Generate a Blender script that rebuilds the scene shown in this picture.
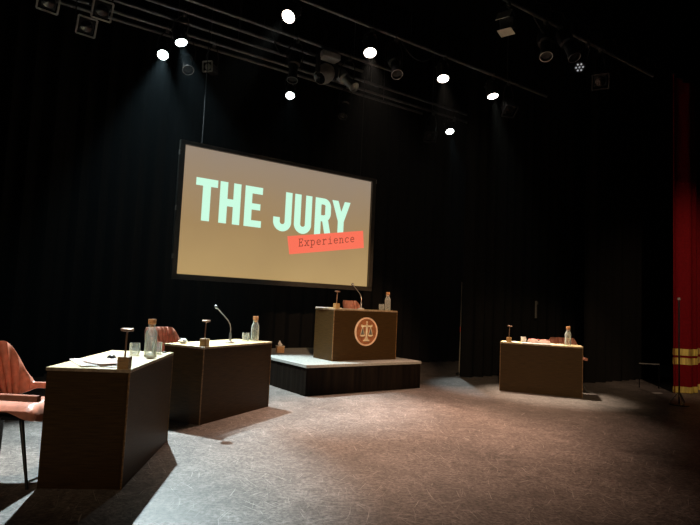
import bpy, bmesh, math, random
from mathutils import Vector, Matrix, Euler
random.seed(7)
for o in list(bpy.data.objects): bpy.data.objects.remove(o)
scene = bpy.context.scene
C = scene.collection
PI = math.pi

# ------------------------------------------------------------ camera
cam_d = bpy.data.cameras.new('camera'); cam = bpy.data.objects.new('camera', cam_d); C.objects.link(cam)
cam_d.sensor_fit = 'HORIZONTAL'; cam_d.sensor_width = 36.0
cam_d.lens = 36.0*536.406/700.0
cam_d.clip_start = 0.05; cam_d.clip_end = 200
_F = Vector((0, .99702204, .07711707)); _R = Vector((.99898282, -.00347739, .04495812)); _U = Vector((-.0450924, -.07703863, .99600789))
cam.matrix_world = Matrix(((_R.x, _U.x, -_F.x, 0), (_R.y, _U.y, -_F.y, 0), (_R.z, _U.z, -_F.z, 1.23337), (0, 0, 0, 1)))
scene.camera = cam

# ------------------------------------------------------------ colour management
vs = scene.view_settings
scene.display_settings.display_device = 'sRGB'
vs.view_transform = 'Standard'; vs.look = 'None'; vs.gamma = 1.0; vs.use_curve_mapping = False
vs.exposure = 0.0

# ------------------------------------------------------------ world: a dark house, almost no ambient light
w = bpy.data.worlds.new('world'); scene.world = w; w.use_nodes = True
w.node_tree.nodes['Background'].inputs[0].default_value = (.35, .42, .6, 1)
w.node_tree.nodes['Background'].inputs[1].default_value = .0012

vo = w.node_tree.nodes.new('ShaderNodeVolumeScatter')      # the faint stage haze that shows under the cool lamps
vo.inputs['Density'].default_value = .00028; vo.inputs['Anisotropy'].default_value = .35; vo.inputs['Color'].default_value = (.7, .9, 1, 1)
w.node_tree.links.new(vo.outputs[0], w.node_tree.nodes['World Output'].inputs['Volume'])

# stage axes: s runs along the stage front (and along the pipes), t runs upstage
A = .5833
ES = Vector((math.cos(A), math.sin(A), 0)); ET = Vector((-math.sin(A), math.cos(A), 0))
def ST(s, t, z=0): return ES*s + ET*t + Vector((0, 0, z))

# lamps: position of the lens, aim point, watts, colour, cone (deg), blend, lens brightness
COOL = (.78, .96, 1.0); WARM = (1.0, .64, .46); TOPW = (1.0, .84, .66)
LIT = [
 # name, pos, aim, W, col, cone, blend, lens radius, emission, pipe t, label
 ('A', (-3.08, 8.15, 4.99), (-1.70, 4.1, 0), 3700, COOL, 30, .6, .080, 28, 8.42, 'brightest cool white spotlight at the far left of the lit lamps, above the screen corner'),
 ('B', (-2.67, 7.76, 5.01), (-1.05, 6.9, .2), 2900, COOL, 42, .7, .085, 28, 7.75, 'cool white spotlight close to the right of the leftmost lit lamp'),
 ('C', (-1.21, 9.38, 4.91), (-.7, 6.0, .4), 110, COOL, 42, .7, .075, 26, 8.65, 'small cool white spotlight hanging above the middle of the screen'),
 ('D', (-.99, 7.01, 5.08), (-2.60, 3.7, .5), 1300, (1.0, .86, .72), 19, .6, .090, 24, 6.4, 'round warm spotlight at the top edge, left of the other warm lamps'),
 ('E', (.16, 7.77, 4.99), (.45, 5.6, 0), 2050, WARM, 48, .9, .092, 24, 6.4, 'warm spotlight above the right end of the screen, second of the warm row'),
 ('F', (1.40, 8.59, 5.00), (1.6, 6.9, 0), 1150, WARM, 46, .9, .092, 24, 6.4, 'warm spotlight right of the screen, third of the warm row'),
 ('G', (2.40, 9.25, 5.01), (2.95, 8.35, .7), 2300, TOPW, 27, 1.0, .092, 24, 6.4, 'rightmost lit warm spotlight of the rig'),
 ('H', (2.07, 11.55, 5.11), (2.45, 8.85, 0), 800, COOL, 24, .7, .085, 24, 8.42, 'lowest lit spotlight, cool white, right of the screen beneath the warm row'),
]
# front-of-house lamps, hung over the audience behind the camera
FOH = [((1.2, -3.5, 5.2), (.25, 8.2, 1.15), 4000, (1.0, .64, .38), 15, .6),
       ((-.6, -3.0, 5.2), (3.0, 8.3, .6), 1900, (1.0, .70, .42), 16, .6),
       ((-1.0, -3.6, 5.2), (-1.7, 4.3, .7), 380, (1.0, .72, .45), 20, .8),
       ((3.5, .5, 5.4), (6.1, 9.6, 1.2), 1100, (1.0, .70, .50), 26, .9)]
def spot(name, pos, aim, W, col, cone, blend, rad):
    d = bpy.data.lights.new(name, 'SPOT'); d.energy = W; d.color = col; d.spot_size = math.radians(cone); d.spot_blend = blend
    d.shadow_soft_size = rad
    o = bpy.data.objects.new(name, d); C.objects.link(o); o.location = pos
    o.rotation_euler = (Vector(aim)-Vector(pos)).to_track_quat('-Z', 'Y').to_euler()
    return o
for i, (p, a, W, c, cone, bl) in enumerate(FOH): spot('house_spot_light', p, a, W, c, cone, bl, .08)
for (n, p, a, W, c, cone, bl, r, em, t, lab) in LIT:
    dv = (Vector(a)-Vector(p)).normalized()
    spot('rig_spot_light', Vector(p)+dv*.05, a, W, c, cone, bl, .05)

# ------------------------------------------------------------ materials
def nmat(name):
    m = bpy.data.materials.new(name); m.use_nodes = True; nt = m.node_tree
    return m, nt, nt.nodes['Principled BSDF']
def N(nt, t, **k):
    n = nt.nodes.new(t)
    for a, b in k.items():
        if a in n.inputs: n.inputs[a].default_value = b
        else: setattr(n, a, b)
    return n
def pbr(name, col, rough=.5, metal=0, var=.15, scale=12, stretch=(1, 1, 1), bump=0, spec=.5, **extra):
    m, nt, b = nmat(name)
    tc = N(nt, 'ShaderNodeTexCoord'); mp = N(nt, 'ShaderNodeMapping'); mp.inputs['Scale'].default_value = stretch
    no = N(nt, 'ShaderNodeTexNoise'); no.inputs['Scale'].default_value = scale; no.inputs['Detail'].default_value = 5
    cr = N(nt, 'ShaderNodeValToRGB')
    cr.color_ramp.elements[0].position = .3; cr.color_ramp.elements[1].position = .7
    cr.color_ramp.elements[0].color = (*[c*(1-var) for c in col], 1); cr.color_ramp.elements[1].color = (*[min(1, c*(1+var)) for c in col], 1)
    L = nt.links.new
    L(tc.outputs['Object'], mp.inputs[0]); L(mp.outputs[0], no.inputs['Vector']); L(no.outputs['Fac'], cr.inputs[0]); L(cr.outputs[0], b.inputs['Base Color'])
    b.inputs['Roughness'].default_value = rough; b.inputs['Metallic'].default_value = metal; b.inputs['Specular IOR Level'].default_value = spec
    if bump:
        bp = N(nt, 'ShaderNodeBump'); bp.inputs['Strength'].default_value = bump; bp.inputs['Distance'].default_value = .004
        L(no.outputs['Fac'], bp.inputs['Height']); L(bp.outputs[0], b.inputs['Normal'])
    for k, v in extra.items():
        b.inputs[k.replace('_', ' ')].default_value = v
    return m
def emis(name, col, st):
    m, nt, b = nmat(name); b.inputs['Base Color'].default_value = (.02, .02, .02, 1)
    b.inputs['Emission Color'].default_value = (*col, 1); b.inputs['Emission Strength'].default_value = st; b.inputs['Roughness'].default_value = .8
    return m
def floor_mat():
    m, nt, b = nmat('stage_floor_vinyl'); L = nt.links.new
    tc = N(nt, 'ShaderNodeTexCoord')
    n1 = N(nt, 'ShaderNodeTexNoise'); n1.inputs['Scale'].default_value = 38; n1.inputs['Detail'].default_value = 8; n1.inputs['Roughness'].default_value = .75
    n2 = N(nt, 'ShaderNodeTexNoise'); n2.inputs['Scale'].default_value = 1.3; n2.inputs['Detail'].default_value = 3
    L(tc.outputs['Object'], n1.inputs['Vector']); L(tc.outputs['Object'], n2.inputs['Vector'])
    r1 = N(nt, 'ShaderNodeValToRGB'); e = r1.color_ramp.elements
    e[0].position = .36; e[0].color = (.05, .041, .036, 1); e[1].position = .62; e[1].color = (.30, .258, .238, 1)
    L(n1.outputs['Fac'], r1.inputs[0])
    r2 = N(nt, 'ShaderNodeValToRGB'); e = r2.color_ramp.elements
    e[0].position = .35; e[0].color = (.78, .78, .78, 1); e[1].position = .65; e[1].color = (1.1, 1.1, 1.1, 1)
    L(n2.outputs['Fac'], r2.inputs[0])
    mx = N(nt, 'ShaderNodeMix', data_type='RGBA', blend_type='MULTIPLY'); mx.inputs[0].default_value = 1
    L(r1.outputs[0], mx.inputs[6]); L(r2.outputs[0], mx.inputs[7])
    n4 = N(nt, 'ShaderNodeTexNoise'); n4.inputs['Scale'].default_value = 7; n4.inputs['Detail'].default_value = 9; n4.inputs['Roughness'].default_value = .7; n4.inputs['Distortion'].default_value = 1.2
    L(tc.outputs['Object'], n4.inputs['Vector'])
    r4 = N(nt, 'ShaderNodeValToRGB'); e = r4.color_ramp.elements
    e[0].position = .38; e[0].color = (.70, .69, .68, 1); e[1].position = .62; e[1].color = (1.25, 1.24, 1.22, 1); L(n4.outputs['Fac'], r4.inputs[0])
    mx4 = N(nt, 'ShaderNodeMix', data_type='RGBA', blend_type='MULTIPLY'); mx4.inputs[0].default_value = 1
    L(mx.outputs[2], mx4.inputs[6]); L(r4.outputs[0], mx4.inputs[7])
    # scratches: short arcs scuffed into the surface at many angles
    acc = None
    for k in range(9):
        ang = k*.36+.2
        warp = N(nt, 'ShaderNodeTexNoise'); warp.inputs['Scale'].default_value = 1.1+.2*k; warp.inputs['Detail'].default_value = 0
        sc = N(nt, 'ShaderNodeVectorMath', operation='SCALE'); sc.inputs['Scale'].default_value = .22
        ad = N(nt, 'ShaderNodeVectorMath', operation='ADD')
        L(tc.outputs['Object'], warp.inputs['Vector']); L(warp.outputs['Color'], sc.inputs[0]); L(tc.outputs['Object'], ad.inputs[0]); L(sc.outputs[0], ad.inputs[1])
        mp = N(nt, 'ShaderNodeMapping'); mp.inputs['Rotation'].default_value = (0, 0, ang); mp.inputs['Location'].default_value = (k*3.7, k*1.3, 0)
        mp.vector_type = 'TEXTURE'; mp.inputs['Scale'].default_value = (1/3.2, 1/130.0, 1)
        L(ad.outputs[0], mp.inputs[0])
        no = N(nt, 'ShaderNodeTexNoise'); no.inputs['Scale'].default_value = 1; no.inputs['Detail'].default_value = 1.5
        L(mp.outputs[0], no.inputs['Vector'])
        rr = N(nt, 'ShaderNodeValToRGB'); rr.color_ramp.elements[0].position = .695; rr.color_ramp.elements[1].position = .765
        L(no.outputs['Fac'], rr.inputs[0])
        if acc is None: acc = rr.outputs[0]
        else:
            a2 = N(nt, 'ShaderNodeMath', operation='MAXIMUM'); L(acc, a2.inputs[0]); L(rr.outputs[0], a2.inputs[1]); acc = a2.outputs[0]
    ml = N(nt, 'ShaderNodeMath', operation='MULTIPLY'); ml.inputs[1].default_value = .62; L(acc, ml.inputs[0])
    mx2 = N(nt, 'ShaderNodeMix', data_type='RGBA'); L(ml.outputs[0], mx2.inputs[0]); L(mx4.outputs[2], mx2.inputs[6]); mx2.inputs[7].default_value = (.75, .68, .62, 1)
    L(mx2.outputs[2], b.inputs['Base Color'])
    r3 = N(nt, 'ShaderNodeMapRange'); r3.inputs['To Min'].default_value = .36; r3.inputs['To Max'].default_value = .55; L(n1.outputs['Fac'], r3.inputs['Value'])
    L(r3.outputs[0], b.inputs['Roughness'])
    bp = N(nt, 'ShaderNodeBump'); bp.inputs['Strength'].default_value = .25; bp.inputs['Distance'].default_value = .003
    L(n1.outputs['Fac'], bp.inputs['Height']); L(bp.outputs[0], b.inputs['Normal'])
    b.inputs['Specular IOR Level'].default_value = .35
    return m
def screen_mat():
    # the projected picture: tan ground, greyer towards its top
    m, nt, b = nmat('projected_tan_ground'); L = nt.links.new
    tc = N(nt, 'ShaderNodeTexCoord'); sp = N(nt, 'ShaderNodeSeparateXYZ'); L(tc.outputs['Object'], sp.inputs[0])
    no = N(nt, 'ShaderNodeTexNoise'); no.inputs['Scale'].default_value = 1.2; L(tc.outputs['Object'], no.inputs['Vector'])
    mr = N(nt, 'ShaderNodeMath', operation='MULTIPLY_ADD'); mr.inputs[1].default_value = .5; L(no.outputs['Fac'], mr.inputs[0]); L(sp.outputs['Z'], mr.inputs[2])
    cr = N(nt, 'ShaderNodeValToRGB'); e = cr.color_ramp.elements
    mm = N(nt, 'ShaderNodeMapRange'); mm.inputs['From Min'].default_value = .1; mm.inputs['From Max'].default_value = 2.2; L(mr.outputs[0], mm.inputs['Value'])
    e[0].position = 0; e[0].color = (.47, .315, .13, 1); e[1].position = 1; e[1].color = (.305, .235, .175, 1)
    x = e.new(.45); x.color = (.36, .235, .105, 1)
    L(mm.outputs[0], cr.inputs[0]); L(cr.outputs[0], b.inputs['Emission Color']); b.inputs['Emission Strength'].default_value = 1
    b.inputs['Base Color'].default_value = (.03, .03, .03, 1); b.inputs['Roughness'].default_value = .9
    return m
M = dict(
 floor=floor_mat(), screen=screen_mat(),
 black_wall=pbr('matt_black_paint', (.006, .006, .007), .95, spec=.1),
 drape=pbr('black_wool_serge', (.007, .0065, .006), .95, scale=40, spec=.05, bump=.2),
 border=pbr('black_border_cloth', (.006, .006, .006), .95, spec=.05),
 red=pbr('red_velvet', (.17, .004, .006), .85, scale=30, spec=.1, bump=.2),
 gold=pbr('gold_fringe', (.80, .50, .10), .55, scale=16, stretch=(1, 1, .12), var=.65, bump=.6),
 wood=pbr('dark_walnut_laminate', (.046, .024, .0065), .5, scale=5, stretch=(1.5, 1.5, 26), var=.35, bump=.05, spec=.15),
 wood_edge=pbr('worn_wood_edge', (.19, .10, .035), .6, scale=60, var=.6),
 top=pbr('cream_desk_top', (.82, .64, .34), .42, scale=3, stretch=(1, 20, 1), var=.08, spec=.3),
 top_edge=pbr('desk_top_edge', (.33, .24, .15), .5, scale=40, var=.4),
 skirt=pbr('black_skirt', (.009, .006, .004), .85, scale=3, stretch=(8, 8, .4), var=.5, spec=.04),
 deck=pbr('grey_deck_cloth', (.36, .355, .33), .75, scale=50, var=.3, bump=.3, spec=.2),
 leather=pbr('salmon_brown_leather', (.56, .235, .16), .36, scale=24, var=.2, bump=.25),
 leg=pbr('black_steel', (.012, .012, .012), .4, metal=.4),
 steel=pbr('grey_steel', (.40, .40, .42), .35, metal=.9, scale=30),
 pipe=pbr('grey_pipe', (.24, .25, .27), .45, metal=.5, scale=20),
 fixture=pbr('black_lamp_housing', (.02, .02, .022), .5, metal=.2),
 fix_grey=pbr('grey_lamp_housing', (.34, .34, .32), .5),
 panel=pbr('beige_flap', (.70, .62, .50), .6),
 darkglass=pbr('dark_lens_glass', (.01, .01, .012), .1),
 oak=pbr('block_wood', (.42, .25, .10), .55, scale=30, stretch=(1, 1, 6), var=.3),
 cork=pbr('cork', (.62, .30, .13), .8, scale=120, var=.35, bump=.4),
 lamp_metal=pbr('aged_copper_lamp', (.42, .26, .18), .4, metal=.7),
 chrome=pbr('brushed_nickel', (.62, .55, .50), .32, metal=.8),
 paper=pbr('white_paper', (.80, .76, .72), .7, var=.05),
 pink=pbr('pink_paper', (.72, .50, .43), .7, var=.2, scale=18),
 ink=pbr('black_plastic', (.015, .015, .017), .35),
 kraft=pbr('kraft_card', (.48, .27, .12), .8, scale=50, var=.2),
 tissue=pbr('tissue', (.88, .84, .82), .9, var=.03),
 copper=pbr('copper_disc', (.36, .135, .05), .5, metal=.0, scale=26, var=.35),
 copper_rim=pbr('pale_copper_rim', (.98, .66, .46), .4, metal=.0, scale=60),
 brass=pbr('pale_gold_relief', (.98, .82, .58), .4, metal=.0),
 pewter=pbr('grey_pan_relief', (.20, .20, .17), .4, metal=.3),
 frame=pbr('black_screen_frame', (.045, .038, .030), .5),
 whiteplastic=pbr('white_plastic', (.85, .83, .80), .4),
 dim_grey=pbr('dull_grey_paint', (.13, .13, .12), .7),
 rope=pbr('pale_rod_paint', (.22, .20, .16), .6),
 redband=pbr('red_tape', (.5, .08, .05), .6),
 letters=emis('projected_mint_letters', (.60, .98, .76), 1.0),
 banner=emis('projected_coral_banner', (.96, .17, .10), 1.0),
 type=emis('projected_brown_typewriting', (.26, .045, .025), 1.0),
 led=emis('dim_led_emitter', (.75, .75, .8), .5),
)
def thin_glass(name, tint, fac):
    m, nt, b = nmat(name); L = nt.links.new; out = nt.nodes['Material Output']
    b.inputs['Base Color'].default_value = (*tint, 1); b.inputs['Roughness'].default_value = .12; b.inputs['Specular IOR Level'].default_value = 1
    tr = N(nt, 'ShaderNodeBsdfTransparent'); lw = N(nt, 'ShaderNodeLayerWeight'); lw.inputs['Blend'].default_value = .35
    mr = N(nt, 'ShaderNodeMapRange'); mr.inputs['To Min'].default_value = fac; mr.inputs['To Max'].default_value = .85
    mx = N(nt, 'ShaderNodeMixShader'); L(lw.outputs['Facing'], mr.inputs['Value']); L(mr.outputs[0], mx.inputs[0]); L(tr.outputs[0], mx.inputs[1]); L(b.outputs[0], mx.inputs[2]); L(mx.outputs[0], out.inputs[0])
    return m
M['glass'] = thin_glass('clear_glass', (.85, .90, .88), .12)
M['water'] = thin_glass('water', (.6, .64, .62), .05)
LENS = {'cool': emis('lit_lens_cool', (.90, 1, .98), 14), 'warm': emis('lit_lens_warm', (1, .88, .76), 12)}

# ------------------------------------------------------------ mesh helpers
def B(): return bmesh.new()
def box(bm, c, s, rot=None, bevel=0):
    r = bmesh.ops.create_cube(bm, size=1); vs_ = r['verts']
    bmesh.ops.scale(bm, vec=s, verts=vs_)
    if bevel:
        es = list({e for v in vs_ for e in v.link_edges})
        rb = bmesh.ops.bevel(bm, geom=es, offset=bevel, segments=2, affect='EDGES', profile=.5)
        vs_ = list({v for f in rb['faces'] for v in f.verts} | {v for v in vs_ if v.is_valid})
    m = Matrix.Translation(c) @ (rot.to_4x4() if rot is not None else Matrix())
    bmesh.ops.transform(bm, matrix=m, verts=vs_)
    return vs_
def lathe(bm, prof, c=(0, 0, 0), rot=None, n=24, cap=True):
    rings = []
    m = Matrix.Translation(c) @ (rot.to_4x4() if rot is not None else Matrix())
    for r, z in prof:
        rings.append([bm.verts.new(m @ Vector((r*math.cos(2*PI*i/n), r*math.sin(2*PI*i/n), z))) for i in range(n)])
    for a, b in zip(rings, rings[1:]):
        for i in range(n): bm.faces.new((a[i], a[(i+1) % n], b[(i+1) % n], b[i]))
    if cap:
        bm.faces.new(rings[0][::-1]); bm.faces.new(rings[-1])
def tube(bm, pts, r, n=10, closed=False):
    pts = [Vector(p) for p in pts]; rings = []
    rr = r if isinstance(r, (list, tuple)) else [r]*len(pts)
    up = Vector((0, 0, 1))
    for i, p in enumerate(pts):
        if closed: d = pts[(i+1) % len(pts)]-pts[i-1]
        else: d = pts[min(i+1, len(pts)-1)]-pts[max(i-1, 0)]
        d.normalize()
        if abs(d.dot(up)) > .95: up = Vector((1, 0, 0)) if abs(d.x) < .9 else Vector((0, 1, 0))
        x = d.cross(up).normalized(); y = x.cross(d).normalized(); up = y
        rings.append([bm.verts.new(p+(x*math.cos(2*PI*k/n)+y*math.sin(2*PI*k/n))*rr[i]) for k in range(n)])
    R = list(zip(rings, rings[1:]))
    if closed: R.append((rings[-1], rings[0]))
    for a, b in R:
        for k in range(n): bm.faces.new((a[k], a[(k+1) % n], b[(k+1) % n], b[k]))
    if not closed: bm.faces.new(rings[0][::-1]); bm.faces.new(rings[-1])
def obj(name, bm, mat, parent=None, smooth=False, angle=40):
    me = bpy.data.meshes.new(name); bmesh.ops.recalc_face_normals(bm, faces=bm.faces); bm.to_mesh(me); bm.free()
    for m in (mat if isinstance(mat, list) else [mat]): me.materials.append(m)
    if smooth:
        for p in me.polygons: p.use_smooth = True
        try: me.set_sharp_from_angle(angle=math.radians(angle))
        except Exception: pass
    o = bpy.data.objects.new(name, me); C.objects.link(o)
    if parent: o.parent = parent
    return o
def tag(o, label, cat=None, group=None, kind=None):
    if label: o['label'] = label
    if cat: o['category'] = cat
    if group: o['group'] = group
    if kind: o['kind'] = kind
    return o
def thing(name, label, cat, loc=(0, 0, 0), rz=0, group=None):
    o = bpy.data.objects.new(name, None); C.objects.link(o); o.location = loc; o.rotation_euler = (0, 0, rz); o.empty_display_size = .1
    return tag(o, label, cat, group)
def dup(root, loc, rz, label, group=None):
    r = root.copy(); C.objects.link(r); r.location = loc; r.rotation_euler = (0, 0, rz); r['label'] = label
    if group: r['group'] = group
    for ch in list(root.children):
        c = ch.copy(); C.objects.link(c); c.parent = r
        for gg in list(ch.children):
            d = gg.copy(); C.objects.link(d); d.parent = c
    return r
def struct(name, bm, m): o = obj(name, bm, m); o['kind'] = 'structure'; return o

# ------------------------------------------------------------ the setting (stage box aligned with the stage axes)
RA = Euler((0, 0, A)).to_matrix()
S0, S1, T0, T1, HZ = -7.0, 15.0, -7.5, 11.0, 8.0
b = B(); box(b, ST((S0+S1)/2, (T0+T1)/2, -.05), (S1-S0, T1-T0, .1), RA); struct('floor', b, M['floor'])
b = B(); box(b, ST((S0+S1)/2, (T0+T1)/2, HZ+.05), (S1-S0, T1-T0, .1), RA); struct('ceiling', b, M['black_wall'])
b = B(); box(b, ST(S0-.05, (T0+T1)/2, HZ/2), (.1, T1-T0, HZ), RA); struct('wall_left', b, M['black_wall'])
b = B(); box(b, ST(S1+.05, (T0+T1)/2, HZ/2), (.1, T1-T0, HZ), RA); struct('wall_right', b, M['black_wall'])
b = B(); box(b, ST((S0+S1)/2, T1+.05, HZ/2), (S1-S0, .1, HZ), RA); struct('wall_back', b, M['black_wall'])
b = B(); box(b, ST((S0+S1)/2, T0-.05, HZ/2), (S1-S0, .1, HZ), RA); struct('wall_front', b, M['black_wall'])

def drape_bm(s0, s1, t, z0, z1, amp=.06, wl=.28, thick=.012, seed=0, nz=6, mats=None):
    rnd = random.Random(seed); n = int((s1-s0)/.035); ph = 0; xs = []
    for i in range(n+1):
        s = s0+(s1-s0)*i/n; ph += .035/wl*2*PI*(.7+.6*rnd.random()); xs.append((s, ph))
    bm = bmesh.new(); cols = {}
    for side in (0, 1):
        for i, (s, p) in enumerate(xs):
            for k in range(nz+1):
                f = k/nz; z = z0+(z1-z0)*f
                a = amp*(1.0-.25*f)
                tt = t+a*math.sin(p)+.35*a*math.sin(p*.37+1+f*1.5)+side*thick
                cols[side, i, k] = bm.verts.new(ST(s, tt, z))
    for side in (0, 1):
        for i in range(n):
            for k in range(nz): bm.faces.new((cols[side, i, k], cols[side, i+1, k], cols[side, i+1, k+1], cols[side, i, k+1]))
    for k in range(nz):
        for i in (0, n): bm.faces.new((cols[0, i, k], cols[1, i, k], cols[1, i, k+1], cols[0, i, k+1]))
    for i in range(n):
        for k in (0, nz): bm.faces.new((cols[0, i, k], cols[0, i+1, k], cols[1, i+1, k], cols[1, i, k]))
    return bm
tag(obj('stage_curtain', drape_bm(-6.5, 11.5, 9.25, .005, 7.9, seed=1), M['drape'], smooth=True), 'black pleated backdrop curtain hanging across the stage behind the projection screen', 'curtain')
tag(obj('stage_curtain', drape_bm(-5.5, .70, 8.82, .005, 7.9, seed=2), M['drape'], smooth=True), 'black side curtain at the far left edge, beyond the salmon chair', 'curtain')
tag(obj('stage_curtain', drape_bm(7.14, 10.5, 7.0, .005, 7.9, seed=3, amp=.05), M['drape'], smooth=True), 'black side curtain directly behind the desk on the right', 'curtain')
tag(obj('stage_curtain', drape_bm(9.02, 11.6, 5.77, .005, 7.9, seed=4, amp=.05), M['drape'], smooth=True), 'black side curtain between the right desk and the red curtain', 'curtain')
tag(obj('black_border', drape_bm(5.0, 14.5, 4.05, 5.02, 7.9, seed=5, amp=.03), M['border'], smooth=True), 'black overhead cloth border covering the top of the red curtain', 'curtain')

# red house curtain with gold trim
rc = thing('red_curtain', 'red velvet curtain with gold fringe bands at the right edge of the stage', 'curtain', (0, 0, 0))
def red_t(s): return 4.47+.11*math.sin((s-9.60)*2*PI/.86-3.7)+.03*math.sin((s-9.6)*2*PI/.23)
def red_strip(z0, z1, off, n=150, nz=3, s0=9.57, s1=13.5):
    bm = bmesh.new(); V = {}
    for side in (0, 1):
        for i in range(n+1):
            s = s0+(s1-s0)*i/n
            for k in range(nz+1):
                V[side, i, k] = bm.verts.new(ST(s, red_t(s)-off+side*(.02+2*off), z0+(z1-z0)*k/nz))
    for side in (0, 1):
        for i in range(n):
            for k in range(nz): bm.faces.new((V[side, i, k], V[side, i+1, k], V[side, i+1, k+1], V[side, i, k+1]))
    for k in range(nz):
        for i in (0, n): bm.faces.new((V[0, i, k], V[1, i, k], V[1, i, k+1], V[0, i, k+1]))
    for i in range(n):
        for k in (0, nz): bm.faces.new((V[0, i, k], V[0, i+1, k], V[1, i+1, k], V[1, i, k]))
    return bm
obj('velvet', red_strip(.005, 7.8, 0, nz=10), M['red'], rc, True)
for z0, z1 in ((.625, .735), (.475, .585), (.01, .11)):
    obj('gold_band', red_strip(z0, z1, .008), M['gold'], rc, True)

# ------------------------------------------------------------ projection screen
SX, SY, SA, SW, SZ = -2.4972, 7.7343, .5833, 3.3875, 1.5564; SH = SW/1.778
scr = thing('projection_screen', 'large projection screen in a black frame showing THE JURY in mint letters', 'projection screen', (SX, SY, SZ), SA)
b = B(); box(b, (SW/2, .03, SH/2), (SW, .02, SH)); obj('screen_cloth', b, M['screen'], scr)
b = B(); fw = .075
box(b, (SW/2, .0, -fw/2), (SW+2*fw, .07, fw)); box(b, (SW/2, .0, SH+fw/2-.01), (SW+2*fw, .07, fw-.02))
box(b, (-fw/2, .0, SH/2), (fw, .07, SH+fw)); box(b, (SW+fw/2, .0, SH/2), (fw, .07, SH+fw)); obj('frame', b, M['frame'], scr)
for q in ((-fw, SH*.93), (-fw, SH*.5), (-fw, .25), (SW+fw, SH+.01)):
    b = B(); box(b, (q[0], -.02, q[1]), (.02, .03, .07)); obj('frame_clip', b, M['fix_grey'], scr)
for x in (.25, SW-.25):
    b = B(); tube(b, [(x, .01, SH+.04), (x, .01, 5.37-SZ)], .006, 6); obj('hanging_cable', b, M['leg'], scr)
# lettering
YL = .016
def quad(bm, pts, y):
    f = [bm.verts.new((p[0], y, p[1])) for p in pts]; g2 = [bm.verts.new((p[0], y+.002, p[1])) for p in pts]
    bm.faces.new(f); bm.faces.new(g2[::-1]); n = len(pts)
    for i in range(n): bm.faces.new((f[i], f[(i+1) % n], g2[(i+1) % n], g2[i]))
def rect(bm, x0, x1, z0, z1, y=YL): quad(bm, [(x0, z0), (x1, z0), (x1, z1), (x0, z1)], y)
def ring(bm, cx, cz, ro, ri, a0, a1, y=YL, sx=1, n=14):
    for i in range(n):
        p = math.radians(a0+(a1-a0)*i/n); q = math.radians(a0+(a1-a0)*(i+1)/n)
        quad(bm, [(cx+sx*ro*math.cos(p), cz+ro*math.sin(p)), (cx+sx*ro*math.cos(q), cz+ro*math.sin(q)), (cx+ri*math.cos(q), cz+ri*math.sin(q)), (cx+ri*math.cos(p), cz+ri*math.sin(p))], y)
TOP, BOT = 1.457, .817
b = B(); rect(b, .205, .54, TOP-.115, TOP); rect(b, .312, .434, BOT, TOP-.11); obj('projected_letter', b, M['letters'], scr)
b = B(); rect(b, .578, .700, BOT, TOP); rect(b, .795, .914, BOT, TOP); rect(b, .69, .80, 1.085, 1.20); obj('projected_letter', b, M['letters'], scr)
b = B(); rect(b, .985, 1.105, BOT, TOP); rect(b, 1.1, 1.28, TOP-.11, TOP); rect(b, 1.1, 1.25, 1.09, 1.19); rect(b, 1.1, 1.275, BOT, BOT+.105); obj('projected_letter', b, M['letters'], scr)
b = B(); rect(b, 1.690, 1.808, .965, TOP); ring(b, 1.646, .967, .163, .045, 180, 360); rect(b, 1.484, 1.601, .965, 1.03); obj('projected_letter', b, M['letters'], scr)
b = B(); rect(b, 1.86, 1.978, .965, TOP); rect(b, 2.066, 2.184, .965, TOP); ring(b, 2.022, .967, .163, .045, 180, 360); obj('projected_letter', b, M['letters'], scr)
b = B(); rect(b, 2.250, 2.368, BOT, TOP); rect(b, 2.36, 2.42, TOP-.105, TOP); rect(b, 2.36, 2.42, 1.06, 1.165)
rect(b, 2.448, 2.562, 1.20, 1.32); ring(b, 2.42, 1.317, .14, .033, 0, 90); ring(b, 2.42, 1.20, .14, .033, -90, 0)
quad(b, [(2.39, 1.10), (2.51, 1.10), (2.585, .80), (2.462, .80)], YL); obj('projected_letter', b, M['letters'], scr)
b = B(); rect(b, 2.712, 2.832, .80, 1.12); quad(b, [(2.582, TOP), (2.708, TOP), (2.832, 1.10), (2.712, 1.10)], YL); quad(b, [(2.838, TOP), (2.958, TOP), (2.832, 1.10), (2.712, 1.10)], YL); obj('projected_letter', b, M['letters'], scr)
b = B(); quad(b, [(1.806, .442), (3.284, .688), (3.250, .995), (1.752, .735)], YL-.003); ban = obj('projected_banner', b, M['banner'], scr)
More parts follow.
